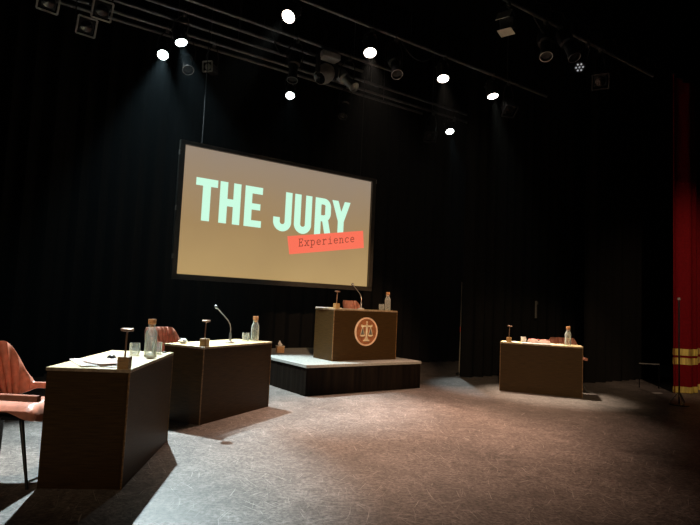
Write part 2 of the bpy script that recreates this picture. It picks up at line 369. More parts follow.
# typewriter word on the banner
G = {
 'E': [[(.1, 0), (.9, 0)], [(.1, 1.35), (.9, 1.35)], [(.25, 0), (.25, 1.35)], [(.25, .7), (.65, .7)], [(.9, 0), (.9, .3)], [(.9, 1.35), (.9, 1.05)], [(.65, .55), (.65, .85)]],
 'x': [[(.15, 0), (.85, .95)], [(.15, .95), (.85, 0)], [(0, 0), (.35, 0)], [(.65, 0), (1, 0)], [(0, .95), (.35, .95)], [(.65, .95), (1, .95)]],
 'p': [[(.2, -.4), (.2, .95)], [(0, .95), (.2, .95)], [(0, -.4), (.45, -.4)], [(.2, .75), (.45, .95), (.75, .9), (.92, .5), (.75, .08), (.45, 0), (.2, .2)]],
 'e': [[(.1, .5), (.9, .5), (.85, .8), (.5, .97), (.2, .8), (.08, .5), (.2, .15), (.5, 0), (.88, .12)]],
 'r': [[(.3, 0), (.3, .95)], [(.1, .95), (.3, .95)], [(.1, 0), (.6, 0)], [(.3, .6), (.5, .9), (.8, .95), (.92, .8)]],
 'i': [[(.5, 0), (.5, .95)], [(.2, .95), (.5, .95)], [(.1, 0), (.9, 0)], [(.47, 1.25), (.53, 1.32)]],
 'n': [[(.2, 0), (.2, .95)], [(0, .95), (.2, .95)], [(0, 0), (.35, 0)], [(.2, .7), (.45, .95), (.7, .9), (.8, .65), (.8, 0)], [(.65, 0), (1, 0)]],
 'c': [[(.88, .75), (.82, .9), (.5, .97), (.2, .8), (.08, .5), (.2, .15), (.5, 0), (.88, .15)]],
}
ux, uz = math.cos(math.radians(9.6)), math.sin(math.radians(9.6))
for i, ch in enumerate('Experience'):
    b = B()
    for pl in G[ch]:
        P = []
        for (x, z) in pl:
            X = (i*1.33+x)*.0865; Z = z*.088
            P.append(Vector((1.965+X*ux-Z*uz*.3, 0, .590+X*uz+Z)))
        for p, q in zip(P, P[1:]):
            d = (q-p).normalized(); nrm = Vector((-d.z, 0, d.x))*.0062; p2 = p-d*.004; q2 = q+d*.004
            quad(b, [((p2+nrm).x, (p2+nrm).z), ((q2+nrm).x, (q2+nrm).z), ((q2-nrm).x, (q2-nrm).z), ((p2-nrm).x, (p2-nrm).z)], YL-.005)
    obj('typewriter_letter', b, M['type'], ban)

# ------------------------------------------------------------ platform
PX, PY, PA, PL, PW, HP = -.5121, 7.1244, .6210, 2.0645, 2.3, .4087
pf = thing('platform', 'low black-skirted platform with a grey deck under the desk with the scales emblem', 'platform', (PX, PY, 0), PA)
b = B(); box(b, (PL/2, PW/2, HP-.02), (PL, PW, .04), bevel=.004); obj('deck', b, M['deck'], pf)
b = B()
pts = [(.01, .01), (PL-.01, .01), (PL-.01, PW-.01), (.01, PW-.01)]
for (x0, y0), (x1, y1) in zip(pts, pts[1:]+pts[:1]):
    L = math.hypot(x1-x0, y1-y0); n = int(L/.03); nx, ny = (y1-y0)/L, -(x1-x0)/L; prev = None
    for i in range(n+1):
        f = i/n; o_ = .006*math.sin(i*1.1)+.004*math.sin(i*.37) if 0 < i < n else 0
        x = x0+(x1-x0)*f-nx*abs(o_); y = y0+(y1-y0)*f-ny*abs(o_)
        c = [b.verts.new((x, y, .002)), b.verts.new((x, y, HP-.04))]
        if prev: b.faces.new((prev[0], c[0], c[1], prev[1]))
        prev = c
obj('skirt', b, M['skirt'], pf, True)

# ------------------------------------------------------------ desks (origin = corner, +x along the front, +y towards the sitter)
DL, DW, DH = 1.181, .5087, .75
def make_desk(label, loc, rz):
    d = thing('desk', label, 'desk', loc, rz)
    b = B(); box(b, (DL/2, DW/2, DH-.011), (DL+.012, DW+.012, .022), bevel=.003)
    o = obj('desk_top', b, [M['top'], M['top_edge']], d)
    for p in o.data.polygons:
        if p.normal.z < .7: p.material_index = 1
    b = B(); box(b, (DL/2, .009, (DH-.022)/2), (DL-.004, .018, DH-.022)); obj('front_panel', b, M['wood'], d)
    for x in (.009, DL-.009):
        b = B(); box(b, (x, DW/2+.009, (DH-.022)/2), (.018, DW-.02, DH-.022)); obj('side_panel', b, M['wood'], d)
    b = B(); box(b, (DL/2, DW*.55, DH-.20), (DL-.04, DW*.75, .016)); obj('shelf', b, M['wood'], d)
    for x in (.0, DL):
        b = B(); box(b, (x, .0, (DH-.022)/2), (.009, .009, DH-.022)); obj('corner_edge', b, M['wood_edge'], d)
    return d
desk1 = make_desk('dark wooden desk nearest the camera at left, its narrow side beside the salmon chair', (-1.3816, 3.4949, 0), 1.6615)
desk2 = dup(desk1, (-1.3854, 5.296, 0), 1.1293, 'dark wooden desk second from the left, between the nearest desk and the platform')
desk3 = dup(desk1, (-.1927, 7.7248, HP), .6188, 'dark wooden desk raised on the platform, bearing a round scales emblem')
desk4 = dup(desk1, (2.4066, 8.4448, 0), -.3422, 'dark wooden desk standing alone on the right side of the stage')
DESK = {1: ((-1.3816, 3.4949), 1.6615, 0), 2: ((-1.3854, 5.296), 1.1293, 0), 3: ((-.1927, 7.7248), .6188, HP), 4: ((2.4066, 8.4448), -.3422, 0)}
def on(i, u, v, dz=0):
    (x, y), a, h = DESK[i]; c, s = math.cos(a), math.sin(a)
    return Vector((x+u*c-v*s, y+u*s+v*c, h+DH+dz))

# emblem on the platform desk
em = thing('emblem', 'round copper emblem with balance scales on the front of the platform desk', 'emblem', (0, 0, 0))
p = on(3, .585, 0); em.location = (p.x, p.y, HP+.425); em.rotation_euler = (0, 0, .6188)
RX = Euler((PI/2, 0, 0)).to_matrix()
b = B(); lathe(b, [(.198, 0), (.198, .012)], (0, 0, 0), RX, 48); obj('disc', b, M['copper'], em)
b = B(); lathe(b, [(.212, 0), (.212, .018), (.205, .024), (.193, .024), (.188, .012)], (0, 0, 0), RX, 48, cap=False); obj('rim', b, M['copper_rim'], em, True)
b = B(); Y = -.017
box(b, (0, Y, -.005), (.026, .012, .23)); box(b, (0, Y, .115), (.012, .012, .05)); lathe(b, [(.014, -.006), (.014, .006)], (0, Y, .142), RX, 12)
box(b, (0, Y, -.115), (.065, .012, .022)); box(b, (0, Y, -.130), (.11, .012, .020)); box(b, (0, Y, -.095), (.04, .012, .024))
box(b, (0, Y, .082), (.200, .012, .024)); box(b, (-.095, Y, .094), (.02, .012, .02)); box(b, (.095, Y, .094), (.02, .012, .02))
obj('scale_beam', b, M['brass'], em)
for sx in (-1, 1):
    b = B()
    tube(b, [(sx*.075, Y, .078), (sx*.075-.036, Y, -.045)], .0035, 6); tube(b, [(sx*.075, Y, .078), (sx*.075+.036, Y, -.045)], .0035, 6)
    prof = [(sx*.075+.046*math.cos(a_), -.048+.024*math.sin(a_)) for a_ in [PI+PI*k/10 for k in range(11)]]
    f = [b.verts.new((x, Y-.006, z)) for x, z in prof]; f2 = [b.verts.new((x, Y+.006, z)) for x, z in prof]
    b.faces.new(f); b.faces.new(f2[::-1])
    for k in range(len(prof)): b.faces.new((f[k], f[(k+1) % 11], f2[(k+1) % 11], f2[k]))
    sp = obj('scale_pan', b, M['brass'], em)
    b = B(); vv = [(sx*.075, .07), (sx*.075-.034, -.043), (sx*.075+.034, -.043)]
    f = [b.verts.new((x, Y+.002, z)) for x, z in vv]; f2 = [b.verts.new((x, Y+.005, z)) for x, z in vv]; b.faces.new(f); b.faces.new(f2[::-1])
    for k in range(3): b.faces.new((f[k], f[(k+1) % 3], f2[(k+1) % 3], f2[k]))
    obj('pan_web', b, M['pewter'], sp)

# ------------------------------------------------------------ chairs (face +x, origin on floor)
def chair_plan(th):   # th: -1 right arm tip .. 0 back .. 1 left arm tip
    a = abs(th); sg = 1 if th >= 0 else -1
    if a < .5:
        ang = a/.5*(PI/2); x = -.20*math.cos(ang)-.03; y = sg*.235*math.sin(ang)
        x = -.03-.20*(math.cos(ang)**.75); y = sg*.235*(math.sin(ang)**.8)
    else:
        f = (a-.5)/.5; x = -.03+.34*f; y = sg*(.235+.022*math.sin(f*PI/2))
    return x, y
def sm(x): x = max(0, min(1, x)); return x*x*(3-2*x)
def make_chair(label):
    ch = thing('tub_chair', label, 'chair')
    # shell
    b = B(); n = 260; m = 12; V = {}
    for i in range(n+1):
        th = -1+2*i/n; a = abs(th); x, y = chair_plan(th)
        tp = .570+.290*(1-sm((a-.33)/.22)); bt = .43+.095*sm((a-.30)/.3)
        nx, ny = chair_plan(min(1, th+.01)), chair_plan(max(-1, th-.01))
        d = Vector((nx[0]-ny[0], nx[1]-ny[1])).normalized(); out = Vector((d.y, -d.x))
        if out.dot(Vector((x+.05, y))) < 0: out = -out
        for side in (0, 1):
            for k in range(m+1):
                f = k/m; z = bt+(tp-bt)*f
                lean = -.26*max(0, z-.50)*(1-sm((a-.2)/.35)); flare = .05*max(0, z-.45)*(sm((a-.2)/.3))
                th_ = .021*math.sqrt(max(.0, 1-abs(2*f-1)**6))+.003
                off = th_ if side else -th_
                if not side and a < .52 and .06 < f < .97: off += .030*abs(math.sin(i*PI/11.0))**.55-.020
                px, py = x+out.x*(off)+lean, y+out.y*(off)
                py += (1 if y > 0 else -1)*flare*min(1, abs(y)/.2)
                # pull the top of the back in a little so it narrows upwards
                py *= 1-.16*max(0, z-.6)/.28
                V[side, i, k] = b.verts.new((px, py, z))
    for side in (0, 1):
        for i in range(n):
            for k in range(m): b.faces.new((V[side, i, k], V[side, i+1, k], V[side, i+1, k+1], V[side, i, k+1]))
    for i in range(n):
        for k in (0, m): b.faces.new((V[0, i, k], V[0, i+1, k], V[1, i+1, k], V[1, i, k]))
    for k in range(m):
        for i in (0, n): b.faces.new((V[0, i, k], V[1, i, k], V[1, i, k+1], V[0, i, k+1]))
    obj('backrest', b, M['leather'], ch, True, 60)
    # seat cushion: rounded slab with a waterfall front
    b = B(); nu, nv = 20, 16; V = {}
    for side in (0, 1):
        for i in range(nu+1):
            for j in range(nv+1):
                u = i/nu; v = -1+2*j/nv
                x = -.215+.475*u; wd = .225*(1-.30*max(0, (.35-u)/.35)**2); 
                if u > .88: wd *= math.sqrt(max(.0, 1-((u-.88)/.14)**2*.35))
                y = v*wd
                edge = max(abs(v)**5, max(0, (u-.8)/.2)**2.2)
                zt = .492-.035*edge-.012*math.exp(-(v*v*3+(u-.5)**2*8)); zb = .425+.03*abs(v)**2.5-.06*sm((u-.55)/.45)
                z = zt if side == 0 else min(zb, zt-.008)
                if side == 0 and u > .9: z -= .03*((u-.9)/.1)
                V[side, i, j] = b.verts.new((x, y, z))
    for side in (0, 1):
        for i in range(nu):
            for j in range(nv): b.faces.new((V[side, i, j], V[side, i+1, j], V[side, i+1, j+1], V[side, i, j+1]))
    for i in range(nu):
        for j in (0, nv): b.faces.new((V[0, i, j], V[0, i+1, j], V[1, i+1, j], V[1, i, j]))
    for j in range(nv):
        for i in (0, nu): b.faces.new((V[0, i, j], V[0, i, j+1], V[1, i, j+1], V[1, i, j]))
    obj('seat', b, M['leather'], ch, True, 50)
    b = B(); box(b, (.0, 0, .392), (.34, .30, .02)); obj('seat_frame', b, M['leg'], ch)
    for sx in (-1, 1):
        for sy in (-1, 1):
            b = B(); tube(b, [(sx*.14, sy*.14, .40), (sx*.15, sy*.15, .385), (sx*.265+.03, sy*.285, .008), (sx*.265+.03, sy*.285, .0)], [.016, .015, .009, .011], 10)
            obj('leg', b, M['leg'], ch, True)
    return ch
ch1 = make_chair('salmon leather tub chair with pleated back at the left edge, beside the nearest desk')
ch1.location = (-2.24, 3.71, 0); ch1.rotation_euler = (0, 0, .02)
dup(ch1, (-2.00, 6.26, 0), -.42, 'brown leather chair behind the second desk, only its rounded back showing past the bottle')
c3 = dup(ch1, (.24, 9.16, HP), -.45, 'tan leather chair on the platform, its lit back top showing above the desk')
c4 = dup(ch1, (3.61, 8.94, 0), -1.75, 'leather chair behind the right desk, its arm showing at the desk end')

c3.scale.z = 1.03; c4.scale.z = .96

# ------------------------------------------------------------ desk lamps (T-shaped, wooden block)
def make_lamp(label, loc, rz):
    l = thing('desk_lamp', label, 'desk lamp', loc, rz)
    b = B(); box(b, (0, 0, .0385), (.072, .072, .077), bevel=.004); obj('base_block', b, M['oak'], l)
    b = B(); tube(b, [(0, 0, .076), (.004, 0, .17), (.008, 0, .245)], [.0065, .006, .006], 10); obj('pole', b, M['lamp_metal'], l, True)
    b = B(); lathe(b, [(.012, .238), (.039, .242), (.0415, .248), (.0405, .256), (.036, .259), (.005, .260)], (.008, 0, 0), n=28); obj('lamp_head', b, M['lamp_metal'], l, True)
    return l
lamp = make_lamp('T-shaped lamp with flat head on a wooden block, near corner of the nearest desk', on(1, .05, .052), 1.66)
dup(lamp, on(2, .07, .06), 1.13+.2, 'T-shaped lamp on a wooden block on the second desk, left of the gooseneck microphone')
dup(lamp, on(3, .10, .10), .62, 'T-shaped lamp on a wooden block on the platform desk, below the screen')
dup(lamp, on(4, .12, .10), -.34, 'T-shaped lamp on a wooden block at the left end of the right desk')

# ------------------------------------------------------------ bottles and glasses
def make_bottle(label, loc):
    l = thing('water_bottle', label, 'bottle', loc)
    b = B()
    lathe(b, [(.001, .002), (.040, .0), (.046, .006), (.047, .03), (.047, .165), (.043, .185), (.030, .207), (.026, .222), (.026, .240), (.030, .243), (.030, .247), (.0235, .247),
              (.0235, .222), (.027, .205), (.0405, .183), (.0445, .165), (.0445, .012), (.038, .008), (.001, .008)], n=28, cap=False); obj('glass_body', b, M['glass'], l, True, 50)
    b = B(); lathe(b, [(.001, .0085), (.037, .0085), (.0440, .013), (.0440, .150), (.001, .150)], n=28, cap=False); obj('water', b, M['water'], l, True, 50)
    b = B(); lathe(b, [(.001, .225), (.0228, .225), (.0232, .248), (.031, .249), (.0315, .285), (.028, .289), (.001, .289)], n=24, cap=False); obj('cork', b, M['cork'], l, True)
    return l
def make_glass(label, loc):
    l = thing('drinking_glass', label, 'glass', loc)
    b = B(); lathe(b, [(.001, .0), (.034, .0), (.036, .004), (.0425, .045), (.040, .095), (.0385, .095), (.0408, .045), (.034, .012), (.001, .010)], n=26, cap=False)
    obj('tumbler', b, M['glass'], l, True, 50)
    b = B(); lathe(b, [(.001, .0105), (.0335, .0125), (.0402, .045), (.0402, .048), (.001, .048)], n=26, cap=False); obj('water', b, M['water'], l, True, 50)
    return l
bot = make_bottle('corked glass water bottle on the nearest desk, between two tumblers', on(1, .93, .125))
gl = make_glass('tumbler of water left of the bottle on the nearest desk', on(1, .885, .235))
dup(gl, on(1, 1.035, .10), 0, 'tumbler of water right of the bottle on the nearest desk')
dup(bot, on(2, 1.11, .19), 0, 'corked glass water bottle at the right end of the second desk')
dup(gl, on(2, 1.015, .25), 0, 'tumbler beside the bottle on the second desk')
dup(bot, on(3, 1.10, .14), 0, 'corked glass water bottle at the right end of the platform desk')
dup(gl, on(3, .945, .10), 0, 'tumbler left of the bottle on the platform desk')
dup(bot, on(4, .985, .19), 0, 'corked glass water bottle at the right end of the right desk')

# ------------------------------------------------------------ gooseneck microphones (bend towards local +x)
def make_mic(label, loc, rz):
    l = thing('gooseneck_microphone', label, 'microphone', loc, rz)
    b = B(); lathe(b, [(.001, 0), (.050, 0), (.052, .008), (.045, .018), (.014, .024), (.001, .024)], n=24, cap=False); obj('base', b, M['whiteplastic'], l, True)
    b = B(); lathe(b, [(.013, .02), (.014, .10), (.008, .115)], n=14); obj('stem_grip', b, M['steel'], l, True)
    P = [(0, 0, .11), (.0, 0, .16), (.012, 0, .20), (.04, 0, .24), (.10, 0, .29), (.17, 0, .345), (.205, 0, .372)]
    b = B(); tube(b, P, .0062, 10); obj('gooseneck', b, M['chrome'], l, True)
    b = B(); d = (Vector(P[-1])-Vector(P[-2])).normalized(); q = d.to_track_quat('Z', 'Y').to_matrix()
    lathe(b, [(.004, -.01), (.014, .0), (.019, .012), (.019, .028), (.012, .038), (.002, .04)], P[-1], q, 16); obj('capsule', b, M['steel'], l, True)
    return l
mic = make_mic('silver gooseneck microphone leaning left on the second desk', on(2, .62, .17), 1.1293+PI/2)
dup(mic, on(3, .64, .22), .6188+PI/2+.1, 'thin gooseneck microphone with pale base on the platform desk')

# ------------------------------------------------------------ papers and small things
def sheet(name, label, cat, loc, rz, w_, h_, mat, thick=.003, curl=.0, parent=None):
    b = B(); V = {}; nx, ny = 8, 6
    for side in (0, 1):
        for i in range(nx+1):
            for j in range(ny+1):
                x = (i/nx-.5)*w_; y = (j/ny-.5)*h_
                V[side, i, j] = b.verts.new((x, y, .001+(thick if side else 0)+curl*(abs(2*i/nx-1)**3)*(.5+.5*j/ny)))
    for side in (0, 1):
        for i in range(nx):
            for j in range(ny): b.faces.new((V[side, i, j], V[side, i+1, j], V[side, i+1, j+1], V[side, i, j+1]))
    for i in range(nx):
        for j in (0, ny): b.faces.new((V[0, i, j], V[0, i+1, j], V[1, i+1, j], V[1, i, j]))
    for j in range(ny):
        for i in (0, nx): b.faces.new((V[0, i, j], V[0, i, j+1], V[1, i, j+1], V[1, i, j]))
    o = obj(name, b, mat); o.location = loc; o.rotation_euler = (0, 0, rz)
    return tag(o, label, cat)
a1 = 1.6615
sheet('paper_sheet', 'white sheet of paper under the pink sheets on the nearest desk', 'paper', on(1, .30, .30), a1+.55, .42, .30, M['paper'], .004, .004)
sheet('paper_sheet', 'pink-tinted stapled sheets lying askew on the nearest desk', 'paper', on(1, .26, .24, .009), a1+.80, .30, .21, M['pink'], .004, .006)
sheet('paper_sheet', 'small white sheet under the pen near the front corner of the nearest desk', 'paper', on(1, .135, .20), a1-.1, .13, .20, M['paper'], .003)
b = B(); q = Euler((0, PI/2, 0)).to_matrix(); lathe(b, [(.001, -.07), (.004, -.062), (.0045, .05), (.003, .07)], n=10); 
pen = obj('pen', b, M['ink'], None, True); pen.location = on(1, .145, .20, .0095); pen.rotation_euler = (PI/2, 0, a1+.05); tag(pen, 'black pen lying on the papers of the nearest desk', 'pen')
b = B(); 
lathe(b, [(.001, 0), (.030, .0), (.034, .010), (.026, .024), (.012, .031), (.001, .032)], n=20, cap=False)
bmesh.ops.scale(b, vec=(1.3, .9, 1), verts=b.verts)
ms = obj('computer_mouse', b, M['ink'], None, True); ms.location = on(1, .55, .30); ms.rotation_euler = (0, 0, a1); tag(ms, 'small dark rounded object like a mouse behind the papers on the nearest desk', 'computer mouse')
b = B(); lathe(b, [(.001, 0), (.018, 0), (.018, .010), (.001, .012)], n=16, cap=False); cp = obj('bottle_cap', b, M['ink'], None, True); cp.location = on(1, 1.13, .06); tag(cp, 'tiny dark cap at the far corner of the nearest desk', 'cap')
sheet('paper_sheet', 'white sheet under the lamp on the second desk', 'paper', on(2, .26, .24), 1.13+.2, .297, .21, M['paper'], .003)
def crumple(name, label, cat, loc, r, mat, squash=.5, seed=3):
    rnd = random.Random(seed); b = B(); bmesh.ops.create_icosphere(b, subdivisions=3, radius=r)
    for v in b.verts:
        k = 1+.22*math.sin(v.co.x*140+seed)*math.cos(v.co.y*120)+.16*math.sin(v.co.z*190+1)
        v.co *= k; v.co.z *= squash
    mz = min(v.co.z for v in b.verts)
    for v in b.verts: v.co.z -= mz
    o = obj(name, b, mat); o.location = loc; return tag(o, label, cat)
crumple('crumpled_tissue', 'crumpled white tissue on the left end of the second desk', 'tissue', on(2, .14, .40), .042, M['tissue'], .55)
sheet('paper_sheet', 'white papers at the left end of the platform desk', 'paper', on(3, .10, .30), .62+.1, .26, .30, M['paper'], .012)
sheet('paper_sheet', 'flat white sheet under the microphone on the platform desk', 'paper', on(3, .42, .18), .62, .30, .21, M['paper'], .004)
# right desk
sheet('paper_sheet', 'white sheet at the left end of the right desk, under the lamp', 'paper', on(4, .14, .22), -.34+.15, .21, .297, M['paper'], .003)
sheet('paper_sheet', 'white sheet overhanging the front edge of the right desk', 'paper', on(4, .52, .11, .0), -.34+.05, .42, .25, M['paper'], .006)
sheet('paper_sheet', 'white sheet beside the bottle on the right desk', 'paper', on(4, .80, .19), -.34-.25, .25, .20, M['paper'], .003)
mg = thing('mug', 'small white mug left of the pink papers on the right desk', 'mug', on(4, .33, .26), -.34+.8)
b = B(); lathe(b, [(.001, 0), (.036, 0), (.040, .006), (.040, .09), (.037, .09), (.036, .012), (.001, .010)], n=24, cap=False); obj('mug_body', b, M['whiteplastic'], mg, True)
b = B(); tube(b, [(.038, 0, .07), (.058, 0, .068), (.066, 0, .048), (.058, 0, .026), (.038, 0, .022)], .005, 8); obj('mug_handle', b, M['whiteplastic'], mg, True)
bk = thing('open_booklet', 'open booklet of pink and red printed pages on the right desk', 'booklet', on(4, .56, .28, .010), -.34)
b = B()
for k in range(14):
    x0 = -.17+.34*k/14; x1 = -.17+.34*(k+1)/14; h = lambda x: .022+.034*abs(math.sin((x+.17)/.34*2*PI))**.6
    vs0 = [b.verts.new(c) for c in ((x0, -.09, 0), (x1, -.09, 0), (x1, -.09, h(x1)), (x0, -.09, h(x0)), (x0, .09, 0), (x1, .09, 0), (x1, .09, h(x1)), (x0, .09, h(x0)))]
    for f in ((0, 1, 2, 3), (4, 7, 6, 5), (3, 2, 6, 7), (0, 4, 5, 1)): b.faces.new([vs0[i] for i in f])
obj('pages', b, M['pink'], bk, True)
b = B()
for k in range(5): box(b, (-.13+.065*k, -.03, .053+.002*(k % 2)), (.04, .10, .004))
obj('red_print', b, M['redband'], bk)
# tissue box on the platform
tb = thing('tissue_box', 'small brown tissue box with a white tissue on the platform, left of its desk', 'tissue box', (-1.06, 8.70, HP), .35)
b = B(); box(b, (0, 0, .050), (.115, .115, .10), bevel=.003); obj('carton', b, M['kraft'], tb)
b = B(); box(b, (0, 0, .104), (.122, .122, .008)); obj('rim', b, M['panel'], tb)
b = B(); n = 14
rg = []
for (r, z) in ((.018, .106), (.028, .125), (.022, .15), (.012, .172), (.003, .182)):
    rg.append([b.verts.new((r*(1+.35*math.sin(3*i+z*60))*math.cos(2*PI*i/n)-.01*(z > .14), r*(1+.35*math.cos(2*i))*math.sin(2*PI*i/n), z+.008*math.sin(i*2))) for i in range(n)])
for a_, b_ in zip(rg, rg[1:]):
    for i in range(n): b.faces.new((a_[i], a_[(i+1) % n], b_[(i+1) % n], b_[i]))
b.faces.new(rg[0][::-1]); b.faces.new(rg[-1]); obj('tissue', b, M['tissue'], tb, True)

# ------------------------------------------------------------ things at the stage sides
st = thing('microphone_stand', 'thin black stand with a small knob on top in front of the red curtain', 'stand', (4.82, 7.83, 0))
b = B(); lathe(b, [(.001, 0), (.13, 0), (.13, .012), (.03, .022), (.001, .022)], n=28, cap=False); obj('base', b, M['ink'], st, True)
b = B(); tube(b, [(0, 0, .02), (0, 0, 1.50)], .011, 10); obj('pole', b, M['ink'], st, True)
b = B(); lathe(b, [(.001, -.02), (.02, -.015), (.028, .0), (.02, .02), (.001, .026)], (0, 0, 1.52), n=16, cap=False); obj('knob', b, M['chrome'], st, True)
for k in range(3):
    a_ = k*2*PI/3+.4; b = B(); tube(b, [(.02*math.cos(a_), .02*math.sin(a_), .16), (.12*math.cos(a_), .12*math.sin(a_), .03)], .008, 8); obj('brace', b, M['chrome'], st, True)
b = B(); box(b, (0, 0, .003), (.16, .07, .004)); o = obj('floor_tape', b, M['paper']); o.location = (5.15, 8.95, 0); o.rotation_euler = (0, 0, .3); tag(o, 'small pale strip of tape on the floor left of the red curtain', 'tape')
# rod seen in the gap between backdrop and side curtain
rd = thing('prop_rod', 'pale upright rod with a red band standing in the gap between black curtains', 'rod', ST(7.42, 7.34), .0)
b = B(); lathe(b, [(.001, 0), (.07, 0), (.07, .03), (.02, .05), (.001, .05)], n=20, cap=False); obj('foot', b, M['ink'], rd, True)
b = B(); tube(b, [(0, 0, .04), (.008, 0, .9), (.0, 0, 1.75)], [.022, .018, .012], 8); obj('shaft', b, M['rope'], rd, True)
b = B(); lathe(b, [(.024, .80), (.024, .90)], (.007, 0, 0), n=12); obj('band', b, M['redband'], rd, True)
pr = thing('light_strip_standin', 'short grey upright bar standing in for a strip of light on the black curtain behind the right desk lamp', 'rail', ST(9.0, 6.86, 1.12), A)  # grey bar added in place of a dim strip of light, not a real rail
b = B(); box(b, (0, 0, .17), (.035, .03, .34), bevel=.004); obj('strip_body', b, M['dim_grey'], pr)
b = B(); box(b, (0, -.02, .30), (.05, .02, .06)); obj('strip_block', b, M['dim_grey'], pr)
lr = thing('low_barrier', 'low thin rail in the shade left of the red curtain', 'rail', (5.35, 9.55, 0), -.15)
b = B(); box(b, (0, 0, .42), (.34, .02, .018)); obj('top_rail', b, M['dim_grey'], lr)
for x in (-.16, .16):
    b = B(); box(b, (x, 0, .205), (.012, .012, .41)); obj('upright', b, M['border'], lr)

# ------------------------------------------------------------ overhead rig
PZ = 5.40
def pipe(t, s0, s1, lab, z=PZ, r=.024):
    pp = thing('lighting_pipe', lab, 'pipe', ST(0, 0, 0))
    b = B(); tube(b, [ST(s0, t, z), ST(s1, t, z)], r, 12); obj('tube', b, M['pipe'], pp, True)
    for k in range(4):
        s = s0+(s1-s0)*(k+.5)/4; b = B(); tube(b, [ST(s, t, z+r), ST(s, t, HZ)], .004, 6); obj('hanging_wire', b, M['steel'], pp)
    return pp
PIPES = {4.7: (3.0, 9.2), 6.4: (-.5, 8.6), 7.4: (-1, 5.6), 7.75: (-1, 5.2), 8.08: (-1, 9.6), 8.42: (-1, 8.7), 8.65: (-1, 7.4)}
NM = {4.7: 'nearest pipe of the rig, carrying the unlit lamps at upper right', 6.4: 'pipe of the rig carrying the row of warm spotlights', 7.4: 'grey pipe crossing just above the moving-head lamp',
      7.75: 'grey pipe crossing above the screen, behind the moving-head lamp', 8.08: 'thin grey pipe crossing above the screen, third from the back', 8.42: 'rear grey pipe above the screen, second from the back', 8.65: 'rearmost grey pipe of the rig above the screen'}
for t, (s0, s1) in PIPES.items(): pipe(t, s0, s1, NM[t])

def clamp(root, P, H, w_=.15):
    # yoke arms from the housing to the pipe clamp; P local origin = clamp point under pipe, housing centre at -H
    b = B()
    tube(b, [(-w_, 0, -H), (-w_, 0, -H*.45), (-w_*.7, 0, -.09), (0, 0, -.075), (w_*.7, 0, -.09), (w_, 0, -H*.45), (w_, 0, -H)], .009, 8)
    obj('yoke', b, M['fixture'], root, True)
    b = B(); box(b, (0, 0, -.05), (.05, .05, .05), bevel=.005); tube(b, [(.0, -.033*math.cos(k*PI/6), .033*math.sin(k*PI/6)) for k in range(-2, 9)], .008, 6)
    tube(b, [(.03, 0, -.05), (.07, 0, -.05)], .007, 6); obj('clamp', b, M['steel'], root, True)
def aimrot(d): return Vector(d).normalized().to_track_quat('Z', 'Y').to_matrix()
for (n, p, a, W, c, cone, bl, r, em_, t, lab) in LIT:
    p = Vector(p); s = p.dot(ES); P = Vector((ST(s, t, PZ)))
    d = (Vector(a)-p).normalized(); cen = p-d*.17
    P = Vector((cen.x, cen.y, 0)); P = ST(cen.dot(ES), t, PZ)
    root = thing('stage_spotlight', lab, 'stage light', P, A)
    inv = RA.inverted(); dl = inv @ d; cl = inv @ (cen-P); q = aimrot(dl)
    R_ = r+.012
    b = B(); lathe(b, [(.03, -.16), (R_*.7, -.15), (R_, -.08), (R_, .10), (R_*1.02, .168), (R_*.98, .168), (r, .160)], cl, q, 28, cap=False); lathe(b, [(.001, -.16), (.03, -.16)], cl, q, 28, cap=False)
    obj('housing', b, M['fixture'], root, True)
    b = B(); lathe(b, [(.001, .162), (r*.6, .165), (r, .162)], cl, q, 28, cap=False); obj('lens', b, LENS['cool' if c == COOL else 'warm'], root, True)
    for k in range(6):
        a_ = k*PI/3; v = q @ Vector((R_*1.0*math.cos(a_), R_*1.0*math.sin(a_), -.07)); b = B(); box(b, cl+v, (.018, .018, .018)); obj('vent_bolt', b, M['steel'], root)
    b = B(); H = max(.12, -cl.z); w_ = R_+.012
    x0, y0 = cl.x, cl.y
    tube(b, [(x0-w_, y0, cl.z), (x0-w_, y0*.6, cl.z*.5), (-w_*.5+x0*.3, 0, -.085), (w_*.5+x0*.3, 0, -.085), (x0+w_, y0*.6, cl.z*.5), (x0+w_, y0, cl.z)], .009, 8); obj('yoke', b, M['fixture'], root, True)
    b = B(); box(b, (0, 0, -.055), (.05, .05, .05), bevel=.005); tube(b, [(.0, -.033*math.cos(k*PI/6), .033*math.sin(k*PI/6)) for k in range(-2, 9)], .008, 6); obj('clamp', b, M['steel'], root, True)

